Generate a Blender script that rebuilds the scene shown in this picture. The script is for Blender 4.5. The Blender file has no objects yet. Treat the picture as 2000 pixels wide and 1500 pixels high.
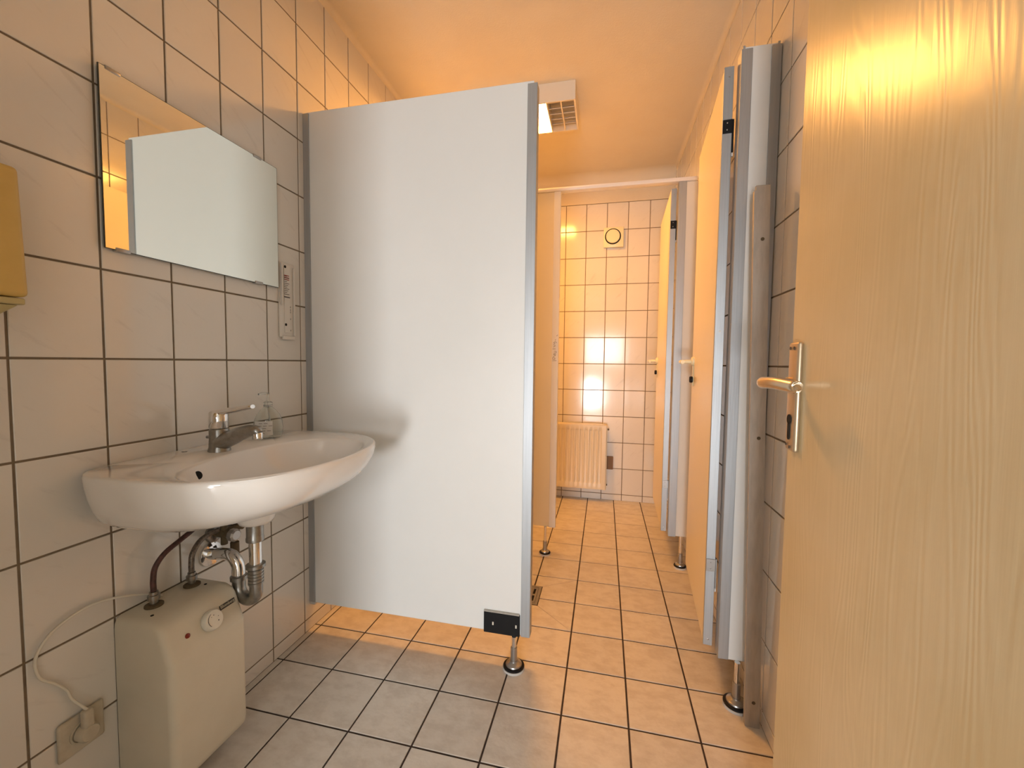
import bpy, bmesh, math, random
from mathutils import Vector, Matrix
from mathutils.bvhtree import BVHTree
random.seed(7)
PI = math.pi
C = bpy.context.scene.collection
SC = bpy.context.scene

# ---------------------------------------------------------------- camera
cam_d = bpy.data.cameras.new('camera'); cam = bpy.data.objects.new('camera', cam_d); C.objects.link(cam)
Rv = Vector((0.97541384, 0.22006963, 0.01171315)); Uv = Vector((-0.02294413, 0.04854718, 0.99855733)); Fv = Vector((-0.2191835, 0.97427539, -0.0524029))
M = Matrix.Identity(4)
for i in range(3):
    M[i][0] = Rv[i]; M[i][1] = Uv[i]; M[i][2] = -Fv[i]
M.translation = Vector((1.0976, 0.0, 1.04854))
cam.matrix_world = M
cam_d.sensor_width = 36; cam_d.sensor_fit = 'HORIZONTAL'; cam_d.lens = 797.37 / 2000 * 36
cam_d.clip_start = 0.02
SC.camera = cam

# ---------------------------------------------------------------- world, light, exposure
w = bpy.data.worlds.new('world'); SC.world = w; w.use_nodes = True
bg = w.node_tree.nodes['Background']; bg.inputs[0].default_value = (0.86, 0.93, 1.0, 1); bg.inputs[1].default_value = 1.0

def area(name, loc, rot, sx, sy, power, col):
    l = bpy.data.lights.new(name, 'AREA'); l.shape = 'RECTANGLE'; l.size = sx; l.size_y = sy; l.energy = power; l.color = col
    o = bpy.data.objects.new(name, l); C.objects.link(o); o.location = loc; o.rotation_euler = rot
    return o
# daylight falling through the lobby's glazed door, behind the photographer
area('daylight', (1.05, -2.22, 1.33), (PI/2, 0, 0), 0.80, 0.56, 27, (0.97, 0.985, 1.0))
area('daylight_low', (0.84, -2.22, 0.42), (PI/2, 0, 0), 0.38, 0.50, 52, (0.97, 0.985, 1.0))

SC.view_settings.view_transform = 'Standard'
SC.view_settings.look = 'None'
SC.view_settings.exposure = -0.25
SC.view_settings.gamma = 1.0
SC.view_settings.use_curve_mapping = False

# ---------------------------------------------------------------- materials
def mat(name, col, rough=0.5, metal=0.0, coat=0.0, noise=None, bump=None, rand=0.0, spec=None, trans=0.0, emit=None, ior=None):
    """noise=(scale, amount, colour2 or None, stretch) ; bump=(scale, strength, stretch)"""
    m = bpy.data.materials.new(name); m.use_nodes = True
    nt = m.node_tree; N = nt.nodes; L = nt.links
    p = N['Principled BSDF']
    p.inputs['Base Color'].default_value = (*col, 1)
    p.inputs['Roughness'].default_value = rough
    p.inputs['Metallic'].default_value = metal
    p.inputs['Coat Weight'].default_value = coat
    p.inputs['Coat Roughness'].default_value = 0.06
    if spec is not None: p.inputs['Specular IOR Level'].default_value = spec
    if ior: p.inputs['IOR'].default_value = ior
    p.inputs['Transmission Weight'].default_value = trans
    if emit:
        p.inputs['Emission Color'].default_value = (*emit[0], 1); p.inputs['Emission Strength'].default_value = emit[1]
    vec = None
    if noise or bump:
        tc = N.new('ShaderNodeTexCoord'); oi = N.new('ShaderNodeObjectInfo')
        ad = N.new('ShaderNodeVectorMath'); ad.operation = 'MULTIPLY_ADD'
        cm = N.new('ShaderNodeCombineXYZ')
        for k in range(3): L.new(oi.outputs['Random'], cm.inputs[k])
        ad.inputs[1].default_value = (13.0, 29.0, 7.0)
        L.new(cm.outputs[0], ad.inputs[0]); L.new(tc.outputs['Object'], ad.inputs[2])
        vec = ad.outputs[0]
    def scaled(st):
        mp = N.new('ShaderNodeMapping'); mp.inputs['Scale'].default_value = st; L.new(vec, mp.inputs['Vector']); return mp.outputs[0]
    last = None
    if noise:
        sc, am, c2, st = noise
        nz = N.new('ShaderNodeTexNoise'); nz.inputs['Scale'].default_value = sc; nz.inputs['Detail'].default_value = 6; nz.inputs['Roughness'].default_value = 0.65
        L.new(scaled(st), nz.inputs['Vector'])
        rp = N.new('ShaderNodeValToRGB'); rp.color_ramp.elements[0].position = 0.42; rp.color_ramp.elements[1].position = 0.62
        L.new(nz.outputs['Fac'], rp.inputs[0])
        mx = N.new('ShaderNodeMix'); mx.data_type = 'RGBA'
        mu = N.new('ShaderNodeMath'); mu.operation = 'MULTIPLY'; mu.inputs[1].default_value = am; L.new(rp.outputs[0], mu.inputs[0])
        L.new(mu.outputs[0], mx.inputs['Factor'])
        mx.inputs['A'].default_value = (*col, 1); mx.inputs['B'].default_value = (*c2, 1)
        last = mx.outputs['Result']
        if rand:
            hs = N.new('ShaderNodeHueSaturation'); L.new(last, hs.inputs['Color'])
            mr = N.new('ShaderNodeMapRange'); mr.inputs['To Min'].default_value = 1 - rand; mr.inputs['To Max'].default_value = 1 + rand
            L.new(oi.outputs['Random'], mr.inputs['Value']); L.new(mr.outputs[0], hs.inputs['Value']); last = hs.outputs[0]
        L.new(last, p.inputs['Base Color'])
    if bump:
        sc, am, st = bump
        nz = N.new('ShaderNodeTexNoise'); nz.inputs['Scale'].default_value = sc; nz.inputs['Detail'].default_value = 4
        L.new(scaled(st), nz.inputs['Vector'])
        b = N.new('ShaderNodeBump'); b.inputs['Strength'].default_value = am; b.inputs['Distance'].default_value = 0.002
        L.new(nz.outputs['Fac'], b.inputs['Height']); L.new(b.outputs[0], p.inputs['Normal'])
    return m

def veined(name, col, c2, rough, bumpst, rand, scale=9.0):
    """wall tile: off white with faint diagonal scratch-like veins"""
    m = mat(name, col, rough, coat=0.5, noise=(3.0, 0.18, c2, (1, 1, 1)), bump=(14, bumpst, (1, 1, 1)), rand=rand)
    nt = m.node_tree; N = nt.nodes; L = nt.links; p = N['Principled BSDF']
    src = p.inputs['Base Color'].links[0].from_socket
    tc = N.new('ShaderNodeTexCoord'); oi = N.new('ShaderNodeObjectInfo')
    mp0 = N.new('ShaderNodeMapping'); mp0.inputs['Rotation'].default_value = (0.65, 0.65, 0.0)
    mp = N.new('ShaderNodeMapping'); mp.inputs['Scale'].default_value = (scale, scale * 0.9, scale * 6)
    L.new(tc.outputs['Object'], mp0.inputs['Vector'])
    ad = N.new('ShaderNodeVectorMath'); ad.operation = 'ADD'
    L.new(mp0.outputs[0], mp.inputs['Vector']); L.new(mp.outputs[0], ad.inputs[0])
    cm = N.new('ShaderNodeCombineXYZ'); mu0 = N.new('ShaderNodeMath'); mu0.operation = 'MULTIPLY'; mu0.inputs[1].default_value = 40
    L.new(oi.outputs['Random'], mu0.inputs[0])
    for k in range(3): L.new(mu0.outputs[0], cm.inputs[k])
    L.new(cm.outputs[0], ad.inputs[1])
    nz = N.new('ShaderNodeTexNoise'); nz.inputs['Scale'].default_value = 1.0; nz.inputs['Detail'].default_value = 5; nz.inputs['Roughness'].default_value = 0.6
    L.new(ad.outputs[0], nz.inputs['Vector'])
    rp = N.new('ShaderNodeValToRGB'); e = rp.color_ramp.elements
    e[0].position = 0.60; e[0].color = (0, 0, 0, 1); e[1].position = 0.72; e[1].color = (1, 1, 1, 1)
    L.new(nz.outputs['Fac'], rp.inputs[0])
    mu = N.new('ShaderNodeMath'); mu.operation = 'MULTIPLY'; mu.inputs[1].default_value = 0.24; L.new(rp.outputs[0], mu.inputs[0])
    mx = N.new('ShaderNodeMix'); mx.data_type = 'RGBA'; L.new(mu.outputs[0], mx.inputs['Factor']); L.new(src, mx.inputs['A']); mx.inputs['B'].default_value = (*[c * 0.72 for c in c2], 1)
    L.new(mx.outputs['Result'], p.inputs['Base Color'])
    return m

W_TILE = veined('wall_tile', (0.74, 0.71, 0.655), (0.66, 0.61, 0.55), 0.14, 0.12, 0.03)
F_TILE = mat('floor_tile', (0.68, 0.63, 0.56), 0.38, coat=0.12, noise=(16, 0.75, (0.56, 0.50, 0.43), (1.0, 1.6, 1)), bump=(55, 0.35, (1, 1, 1)), rand=0.045)
GROUT = mat('grout', (0.21, 0.16, 0.105), 0.9, noise=(30, 0.6, (0.15, 0.11, 0.075), (1, 1, 1)))
F_GROUT = mat('floor_grout', (0.055, 0.035, 0.025), 0.9, noise=(30, 0.6, (0.03, 0.02, 0.015), (1, 1, 1)))
PLASTER = mat('plaster', (0.76, 0.69, 0.55), 0.85, noise=(3, 0.35, (0.69, 0.60, 0.45), (1, 1, 1)), bump=(160, 0.35, (1, 1, 1)))
LOBBY = mat('lobby_paint', (0.48, 0.46, 0.43), 0.85, noise=(3, 0.3, (0.43, 0.41, 0.38), (1, 1, 1)))
BOARD = mat('partition_board', (0.82, 0.82, 0.80), 0.36, noise=(1.6, 0.35, (0.74, 0.75, 0.73), (1, 1, 1)), bump=(900, 0.10, (1, 1, 1)))
DOORBOARD = mat('cubicle_door_board', (0.83, 0.76, 0.60), 0.36, noise=(2, 0.3, (0.79, 0.71, 0.54), (1, 1, 1)))
ALU = mat('aluminium', (0.46, 0.48, 0.50), 0.46, metal=0.65, noise=(8, 0.5, (0.38, 0.40, 0.42), (40, 40, 0.6)), bump=(30, 0.15, (30, 30, 0.4)))
ALU_DULL = mat('dull_aluminium', (0.50, 0.47, 0.42), 0.5, metal=0.6, noise=(14, 0.5, (0.38, 0.35, 0.31), (6, 6, 1)))
CHROME = mat('chrome', (0.82, 0.82, 0.83), 0.10, metal=1.0)
CHROME_DULL = mat('limescaled_chrome', (0.34, 0.33, 0.31), 0.30, metal=0.9, noise=(60, 0.6, (0.24, 0.23, 0.21), (1, 1, 1)))
STEEL = mat('steel', (0.42, 0.41, 0.40), 0.35, metal=0.9)
BLACK = mat('black_plastic', (0.008, 0.008, 0.009), 0.5, spec=0.25)
DARK = mat('dark_hole', (0.004, 0.004, 0.004), 0.9)
FELT = mat('grey_felt', (0.55, 0.53, 0.50), 0.9)
CERAMIC = mat('ceramic', (0.82, 0.79, 0.75), 0.10, coat=0.6, noise=(5, 0.2, (0.74, 0.70, 0.65), (1, 1, 1)))
BEIGE = mat('heater_shell', (0.66, 0.61, 0.49), 0.42, noise=(7, 0.35, (0.60, 0.54, 0.42), (1, 1, 1)), bump=(500, 0.06, (1, 1, 1)))
BEIGE2 = mat('socket_plastic', (0.58, 0.52, 0.41), 0.45, noise=(20, 0.6, (0.44, 0.38, 0.28), (1, 1, 1)))
KNOBM = mat('knob_plastic', (0.74, 0.70, 0.60), 0.4)
DKTXT = mat('dark_print', (0.05, 0.045, 0.04), 0.6)
REDL = mat('red_lens', (0.22, 0.02, 0.01), 0.25)
YEL = mat('yellowed_plastic', (0.62, 0.42, 0.12), 0.42, noise=(9, 0.4, (0.52, 0.34, 0.08), (1, 1, 1)))
YEL2 = mat('pale_yellow_plastic', (0.50, 0.42, 0.20), 0.42)
WHITEP = mat('white_plastic', (0.72, 0.68, 0.62), 0.4)
MIRROR = mat('mirror_glass', (0.86, 0.90, 0.85), 0.015, metal=1.0)
MEDGE = mat('mirror_edge', (0.035, 0.04, 0.03), 0.3)
HOSE = mat('dark_red_hose', (0.045, 0.018, 0.014), 0.45, noise=(90, 0.7, (0.10, 0.035, 0.03), (1, 1, 1)))
HOSE2 = mat('braided_hose', (0.20, 0.17, 0.14), 0.4, metal=0.5, noise=(200, 0.8, (0.08, 0.07, 0.06), (1, 1, 1)))
RUST = mat('rust', (0.10, 0.07, 0.035), 0.8, noise=(60, 0.6, (0.16, 0.12, 0.06), (1, 1, 1)))
RADIM = mat('radiator_enamel', (0.72, 0.64, 0.48), 0.35, noise=(5, 0.2, (0.66, 0.57, 0.42), (1, 1, 1)))
CREAM = mat('cream_plastic', (0.80, 0.75, 0.52), 0.3)
BRONZE = mat('champagne_metal', (0.64, 0.53, 0.38), 0.26, metal=0.9)
BRONZE2 = mat('champagne_plate', (0.56, 0.44, 0.30), 0.4, metal=0.75)
LAMPW = mat('lamp_housing', (0.74, 0.68, 0.58), 0.4)
LAMPON = mat('lamp_diffuser', (0.9, 0.85, 0.7), 0.4, emit=((1.0, 0.425, 0.085), 112.0))
GLASSP = mat('clear_plastic', (0.93, 0.95, 0.93), 0.06, trans=1.0, ior=1.35)
LABELP = mat('bottle_label', (0.72, 0.72, 0.70), 0.5)
BROWNP = mat('brown_box', (0.22, 0.13, 0.07), 0.7)
INK = mat('faded_ink', (0.12, 0.10, 0.09), 0.7)
REDINK = mat('red_ink', (0.42, 0.10, 0.08), 0.7)
SOAPRES = mat('soap_residue', (0.62, 0.60, 0.52), 0.5)

def wood_door():
    m = bpy.data.materials.new('painted_wood_door'); m.use_nodes = True
    nt = m.node_tree; N = nt.nodes; L = nt.links; p = N['Principled BSDF']
    p.inputs['Roughness'].default_value = 0.27; p.inputs['Specular IOR Level'].default_value = 0.35
    tc = N.new('ShaderNodeTexCoord')
    mp = N.new('ShaderNodeMapping'); mp.inputs['Scale'].default_value = (1, 7, 0.75); L.new(tc.outputs['Object'], mp.inputs['Vector'])
    nz = N.new('ShaderNodeTexNoise'); nz.inputs['Scale'].default_value = 1.6; nz.inputs['Detail'].default_value = 2; L.new(mp.outputs[0], nz.inputs['Vector'])
    # cathedral grain: contour lines of a stretched noise
    mu = N.new('ShaderNodeMath'); mu.operation = 'MULTIPLY'; mu.inputs[1].default_value = 130; L.new(nz.outputs['Fac'], mu.inputs[0])
    sn = N.new('ShaderNodeMath'); sn.operation = 'SINE'; L.new(mu.outputs[0], sn.inputs[0])
    mp2 = N.new('ShaderNodeMapping'); mp2.inputs['Scale'].default_value = (1, 260, 5); L.new(tc.outputs['Object'], mp2.inputs['Vector'])
    n2 = N.new('ShaderNodeTexNoise'); n2.inputs['Scale'].default_value = 1.0; n2.inputs['Detail'].default_value = 3; L.new(mp2.outputs[0], n2.inputs['Vector'])
    ad = N.new('ShaderNodeMath'); ad.operation = 'MULTIPLY_ADD'; ad.inputs[1].default_value = 0.45; L.new(sn.outputs[0], ad.inputs[0]); L.new(n2.outputs['Fac'], ad.inputs[2])
    b = N.new('ShaderNodeBump'); b.inputs['Strength'].default_value = 0.22; b.inputs['Distance'].default_value = 0.0005
    L.new(ad.outputs[0], b.inputs['Height']); L.new(b.outputs[0], p.inputs['Normal'])
    n3 = N.new('ShaderNodeTexNoise'); n3.inputs['Scale'].default_value = 4; n3.inputs['Detail'].default_value = 6; L.new(tc.outputs['Object'], n3.inputs['Vector'])
    rp = N.new('ShaderNodeValToRGB'); e = rp.color_ramp.elements
    e[0].position = 0.3; e[0].color = (0.62, 0.50, 0.29, 1); e[1].position = 0.7; e[1].color = (0.74, 0.61, 0.39, 1)
    L.new(n3.outputs['Fac'], rp.inputs[0]); L.new(rp.outputs[0], p.inputs['Base Color'])
    return m
WOOD = wood_door()

# ---------------------------------------------------------------- helpers
def link(name, me, m, parent=None, smooth=False):
    o = bpy.data.objects.new(name, me); C.objects.link(o)
    if m is not None and not me.materials: me.materials.append(m)
    if parent is not None: o.parent = parent
    if smooth:
        for p in me.polygons: p.use_smooth = True
    return o
def done(name, bm, m, parent=None, smooth=False, sharp=None):
    bmesh.ops.recalc_face_normals(bm, faces=bm.faces)
    me = bpy.data.meshes.new(name); bm.to_mesh(me); bm.free()
    if smooth:
        for p in me.polygons: p.use_smooth = True
        if sharp is not None: me.set_sharp_from_angle(angle=math.radians(sharp))
    return link(name, me, m, parent)
def box(bm, x0, x1, y0, y1, z0, z1, bev=0.0, seg=2, mtx=None):
    r = bmesh.ops.create_cube(bm, size=1.0)
    vs = r['verts']
    for v in vs:
        v.co = Vector((x0 + (v.co.x + .5) * (x1 - x0), y0 + (v.co.y + .5) * (y1 - y0), z0 + (v.co.z + .5) * (z1 - z0)))
        if mtx: v.co = mtx @ v.co
    if bev:
        es = set()
        for v in vs: es.update(v.link_edges)
        bmesh.ops.bevel(bm, geom=list(es), offset=bev, segments=seg, profile=0.5, affect='EDGES')
    return vs
def mbox(name, x0, x1, y0, y1, z0, z1, m, parent=None, bev=0.0, seg=2, mtx=None):
    bm = bmesh.new(); box(bm, x0, x1, y0, y1, z0, z1, bev, seg, mtx)
    return done(name, bm, m, parent, smooth=bool(bev), sharp=35 if bev else None)
def lathe(bm, prof, center, axis='Z', n=32, cap=True):
    """prof: list of (radius, height) along the axis"""
    rings = []
    c = Vector(center)
    for r, h in prof:
        ring = []
        for k in range(n):
            a = 2 * PI * k / n; p, q = r * math.cos(a), r * math.sin(a)
            d = {'Z': (p, q, h), 'X': (h, p, q), 'Y': (p, h, q)}[axis]
            ring.append(bm.verts.new(c + Vector(d)))
        rings.append(ring)
    for A, B in zip(rings, rings[1:]):
        for k in range(n): bm.faces.new((A[k], A[(k + 1) % n], B[(k + 1) % n], B[k]))
    if cap:
        bm.faces.new(rings[0]); bm.faces.new(rings[-1])
def mlathe(name, prof, center, m, parent=None, axis='Z', n=32, mtx=None):
    bm = bmesh.new(); lathe(bm, prof, center, axis, n)
    if mtx:
        for v in bm.verts: v.co = mtx @ v.co
    return done(name, bm, m, parent, True, 40)
def spline(pts, sub=8):
    pts = [Vector(p) for p in pts]
    P = [pts[0] * 2 - pts[1]] + pts + [pts[-1] * 2 - pts[-2]]
    out = []
    for i in range(1, len(P) - 2):
        for s in range(sub):
            t = s / sub
            a, b, c, d = P[i - 1], P[i], P[i + 1], P[i + 2]
            out.append(0.5 * ((2 * b) + (c - a) * t + (2 * a - 5 * b + 4 * c - d) * t * t + (3 * b - a - 3 * c + d) * t ** 3))
    out.append(pts[-1]); return out
def tube(bm, path, rad, n=12, flat=None, up=None):
    """sweep along the path; rad number or list; flat=(a, b) scales section"""
    N = len(path); rings = []
    t0 = (path[1] - path[0]).normalized()
    ref = Vector(up) if up else (Vector((0, 0, 1)) if abs(t0.z) < 0.9 else Vector((1, 0, 0)))
    nrm = (ref - t0 * ref.dot(t0)).normalized()
    for i, p in enumerate(path):
        t = (path[min(i + 1, N - 1)] - path[max(i - 1, 0)]).normalized()
        nrm = (nrm - t * nrm.dot(t)).normalized(); bn = t.cross(nrm)
        if isinstance(rad, (list, tuple)):
            q_ = i / (N - 1) * (len(rad) - 1); i0 = min(int(q_), len(rad) - 2); r = rad[i0] + (rad[i0 + 1] - rad[i0]) * (q_ - i0)
        else: r = rad
        fa, fb = flat if flat else (1, 1)
        rings.append([bm.verts.new(p + nrm * math.cos(2 * PI * k / n) * r * fa + bn * math.sin(2 * PI * k / n) * r * fb) for k in range(n)])
    for A, B in zip(rings, rings[1:]):
        for k in range(n): bm.faces.new((A[k], A[(k + 1) % n], B[(k + 1) % n], B[k]))
    bm.faces.new(rings[0]); bm.faces.new(rings[-1])
def mtube(name, pts, rad, m, parent=None, sub=8, n=12, flat=None, up=None):
    bm = bmesh.new(); tube(bm, spline(pts, sub) if sub else [Vector(p) for p in pts], rad, n, flat, up)
    return done(name, bm, m, parent, True, 50)
def thing(name, label, cat, loc=(0, 0, 0), group=None):
    o = bpy.data.objects.new(name, None); C.objects.link(o); o.location = loc
    o.empty_display_size = 0.05
    o['label'] = label; o['category'] = cat
    if group: o['group'] = group
    return o
def under(root, *obs):
    """keep world placement of parts modelled in world coordinates below an Empty that stands at its base"""
    for o in root.children: o.matrix_parent_inverse = Matrix.Translation(-Vector(root.location))
def struct(o): o['kind'] = 'structure'; return o
def text_obj(name, s, size, m, parent, mtx, bold=0.0, extrude=0.0003):
    cu = bpy.data.curves.new(name, 'FONT'); cu.body = s; cu.size = size; cu.extrude = extrude; cu.offset = bold
    cu.align_x = 'CENTER'; cu.align_y = 'CENTER'
    t = bpy.data.objects.new(name, cu); C.objects.link(t)
    me = bpy.data.meshes.new_from_object(t); bpy.data.objects.remove(t)
    for v in me.vertices: v.co = mtx @ v.co
    me.materials.clear(); o = link(name, me, m, parent)
    return o
def frame(o, xa, ya):
    """matrix with local x along xa, local y along ya, at o"""
    xa = Vector(xa).normalized(); ya = Vector(ya); ya = (ya - xa * ya.dot(xa)).normalized(); za = xa.cross(ya)
    m = Matrix.Identity(4)
    for i in range(3): m[i][0], m[i][1], m[i][2], m[i][3] = xa[i], ya[i], za[i], o[i]
    return m

# ---------------------------------------------------------------- dimensions
XR = 1.568; BY = 3.192; CZ = 2.445; LY = -2.30         # right wall, back wall, ceiling, lobby end
A = 0.15298; B = 0.2; Y0 = 0.69684; Z0 = 1.04609; CT = 0.19435; FX0 = 0.21881; FY0 = 0.97722; BX0 = 0.7898 - 5 * A
J = 0.0047; TH = 0.006

# tiles ------------------------------------------------------------
tile_cache = {}
def tile_mesh(w_, h_, n_axis, joint, th):
    key = (round(w_, 4), round(h_, 4), n_axis, joint)
    if key in tile_cache: return tile_cache[key]
    b = 0.0012; a, c = w_ / 2 - joint / 2, h_ / 2 - joint / 2
    lo = [(-a, -c), (a, -c), (a, c), (-a, c)]; hi = [(-a + b, -c + b), (a - b, -c + b), (a - b, c - b), (-a + b, c - b)]
    vs = [(x, y, -th) for x, y in lo] + [(x, y, -b * 0.8) for x, y in lo] + [(x, y, 0) for x, y in hi]
    fs = [(8, 9, 10, 11)] + [(4 + k, 4 + (k + 1) % 4, 8 + (k + 1) % 4, 8 + k) for k in range(4)] + [(k, (k + 1) % 4, 4 + (k + 1) % 4, 4 + k) for k in range(4)]
    T = {'+X': lambda u, v, d: (d, u, v), '-X': lambda u, v, d: (-d, -u, v), '-Y': lambda u, v, d: (u, -d, v), '+Z': lambda u, v, d: (u, v, d)}[n_axis]
    me = bpy.data.meshes.new('tile'); me.from_pydata([T(*v) for v in vs], [], fs)
    me.materials.append(F_TILE if n_axis == '+Z' else W_TILE)
    tile_cache[key] = me; return me
def grid(lo, hi, origin, pitch):
    """cells of a pitch grid clipped to lo..hi"""
    k = math.floor((lo - origin) / pitch); out = []
    while origin + k * pitch < hi - 1e-6:
        a, b = max(lo, origin + k * pitch), min(hi, origin + (k + 1) * pitch)
        if b - a > 0.012: out.append((a, b))
        k += 1
    return out
def put_tile(me, loc, parent, jit=0.0):
    o = bpy.data.objects.new('tile', me); C.objects.link(o); o.parent = parent; o.location = loc
    if jit: o.rotation_euler = (random.uniform(-jit, jit), random.uniform(-jit, jit), random.uniform(-jit, jit))

# ---------------------------------------------------------------- setting
wl = struct(mbox('wall_left', -0.15, -0.0022, 0.30, BY + 0.15, -0.002, CZ, GROUT))
for a, b in grid(0.31, BY, Y0, A):
    for c, d in grid(-0.0026, CZ, Z0 - 10 * B, B):
        put_tile(tile_mesh(b - a, d - c, '+X', J, TH), (0, (a + b) / 2, (c + d) / 2), wl, 0.0022)
wr = struct(mbox('wall_right', XR + 0.0022, XR + 0.15, -0.14, BY + 0.15, -0.002, CZ, GROUT))
for a, b in grid(0.35, BY, 1.272 - 4 * A, A):
    for c, d in grid(-0.0026, CZ, Z0 - 10 * B, B):
        put_tile(tile_mesh(b - a, d - c, '-X', J, TH), (XR, (a + b) / 2, (c + d) / 2), wr, 0.0022)
wb = struct(mbox('wall_back', -0.002, XR + 0.002, BY + 0.0022, BY + 0.15, -0.002, Z0 + 6 * B, GROUT))
for a, b in grid(0.0, XR, BX0, A):
    for c, d in grid(-0.0026, Z0 + 6 * B, Z0 - 10 * B, B):
        put_tile(tile_mesh(b - a, d - c, '-Y', J, TH), ((a + b) / 2, BY, (c + d) / 2), wb, 0.0012)
mbox('plaster_strip', -0.002, XR + 0.002, BY - 0.003, BY + 0.15, Z0 + 6 * B + 0.001, CZ, PLASTER, wb)
# floor with the four tiles round the drain cut along their diagonals
fl = struct(mbox('floor', -0.15, XR + 0.15, LY - 0.15, BY + 0.15, -0.12, -0.0022, F_GROUT))
DXc, DYc, DR = FX0 + 3 * CT, FY0 + 4 * CT, 0.077
DXc -= 0.040; DYc += 0.022
def poly_tile(pts, parent):
    """floor tile from a polygon with a narrow bevel"""
    bm = bmesh.new(); c = Vector((sum(p[0] for p in pts), sum(p[1] for p in pts), 0)) / len(pts)
    top = [bm.verts.new(Vector((p[0], p[1], 0)) + (c - Vector((p[0], p[1], 0))).normalized() * 0.003 - c) for p in pts]
    mid = [bm.verts.new(Vector((p[0], p[1], -0.001)) + (c - Vector((p[0], p[1], 0))).normalized() * 0.0016 - c) for p in pts]
    bot = [bm.verts.new(v.co + Vector((0, 0, -0.005))) for v in mid]
    n = len(pts); bm.faces.new(top)
    for a_, b_ in ((top, mid), (mid, bot)):
        for k in range(n): bm.faces.new((a_[k], a_[(k + 1) % n], b_[(k + 1) % n], b_[k]))
    o = done('tile', bm, F_TILE, parent); o.location = c; return o
for a, b in grid(-0.0030, XR + 0.0030, FX0, CT):
    for c, d in grid(-0.25, BY + 0.0030, FY0, CT):
        mx, my = (a + b) / 2, (c + d) / 2
        gx0, gx1, gy0, gy1 = FX0 + 2 * CT, FX0 + 4 * CT, FY0 + 3 * CT, FY0 + 5 * CT
        if gx0 < mx < gx1 and gy0 < my < gy1:
            # corner of the 2x2 block, and the drain corner that faces it
            ox = gx0 if mx < (gx0 + gx1) / 2 else gx1; oy = gy0 if my < (gy0 + gy1) / 2 else gy1
            ix = DXc + (DR if ox > DXc else -DR); iy = DYc + (DR if oy > DYc else -DR)
            j = 0.0020
            x_in, y_in = (a if ox == b else b), (c if oy == d else d)     # inner side of this tile
            sx = 1 if ox > x_in else -1; sy = 1 if oy > y_in else -1
            X = lambda v, s: v + s * j
            poly_tile([(X(ox, -sx), X(oy, -sy)), (X(ox, -sx), X(y_in, sy)), (ix, X(y_in, sy)), (ix, iy)][::1], fl)
            poly_tile([(X(ox, -sx), X(oy, -sy)), (X(x_in, sx), X(oy, -sy)), (X(x_in, sx), iy), (ix, iy)], fl)
        else:
            put_tile(tile_mesh(b - a, d - c, '+Z', 0.0055, TH), (mx, my, 0), fl, 0.0008)
mbox('lobby_floor_covering', 0, XR, LY, -0.25, -0.005, 0.0, F_TILE, fl)
struct(mbox('ceiling', -0.15, XR + 0.15, LY - 0.15, BY + 0.15, CZ, CZ + 0.1, PLASTER))
# soft plaster coves where the ceiling meets the walls
def cove(name, P0, P1, out, r, parent):
    bm = bmesh.new(); rows = []
    for P in (P0, P1):
        P = Vector(P); row = []
        for k in range(9):
            a_ = PI / 2 * k / 8
            row.append(bm.verts.new(P + Vector(out) * (r - r * math.cos(a_)) * 1.0 + Vector((0, 0, -r + r * math.sin(a_)))))
        row.append(bm.verts.new(P)); rows.append(row)
    for k in range(8): bm.faces.new((rows[0][k], rows[0][k + 1], rows[1][k + 1], rows[1][k]))
    bmesh.ops.recalc_face_normals(bm, faces=bm.faces)
    o = done(name, bm, PLASTER, parent, True); return o
ceil_o = bpy.data.objects['ceiling']
cove('cove', (0.0, BY - 0.0032, CZ - 0.0002), (XR, BY - 0.0032, CZ - 0.0002), (0, -1, 0), 0.085, ceil_o)
cove('cove', (XR - 0.0004, 0.0, CZ - 0.0002), (XR - 0.0004, BY, CZ - 0.0002), (-1, 0, 0), 0.022, ceil_o)
cove('cove', (0.0004, 0.0, CZ - 0.0002), (0.0004, BY, CZ - 0.0002), (1, 0, 0), 0.022, ceil_o)
# wall with the doorway the photographer stands in
bm = bmesh.new()
box(bm, -0.15, 0.46, -0.20, -0.06, -0.002, CZ); box(bm, 1.46, XR + 0.15, -0.20, -0.06, -0.002, CZ); box(bm, 0.46, 1.46, -0.20, -0.06, 2.05, CZ)
struct(done('wall_front', bm, PLASTER))
struct(mbox('trim_1', 0.425, 0.465, -0.22, -0.04, 0, 2.085, ALU_DULL)); 
bm = bmesh.new(); box(bm, 0.465, 1.46, -0.22, -0.04, 2.045, 2.085); struct(done('trim_2', bm, ALU_DULL))
# left wall between doorway and tiled field, lobby walls
struct(mbox('wall_side', -0.15, -0.001, -0.06, 0.30, -0.002, CZ, PLASTER))
struct(mbox('wall_lobby_left', -0.15, 0.0, LY, -0.20, -0.002, CZ, LOBBY))
struct(mbox('wall_lobby_right', XR, XR + 0.15, LY, -0.20, -0.002, CZ, LOBBY))
bm = bmesh.new()
box(bm, -0.15, 0.62, LY - .15, LY, -0.002, CZ); box(bm, 1.49, XR + .15, LY - .15, LY, -0.002, CZ); box(bm, 0.62, 1.49, LY - .15, LY, 1.64, CZ); box(bm, 0.62, 1.49, LY - .15, LY, -0.002, 0.12)
struct(done('wall_lobby_end', bm, LOBBY))
bm = bmesh.new()
for (x0, x1, z0, z1) in ((0.62, 0.66, .12, 1.64), (1.45, 1.49, .12, 1.64), (0.66, 1.45, 1.60, 1.64), (0.66, 1.45, .12, .17), (0.66, 1.45, 0.94, 1.0)): box(bm, x0, x1, LY - .08, LY - .02, z0, z1)
struct(done('window_1', bm, WHITEP))

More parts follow.
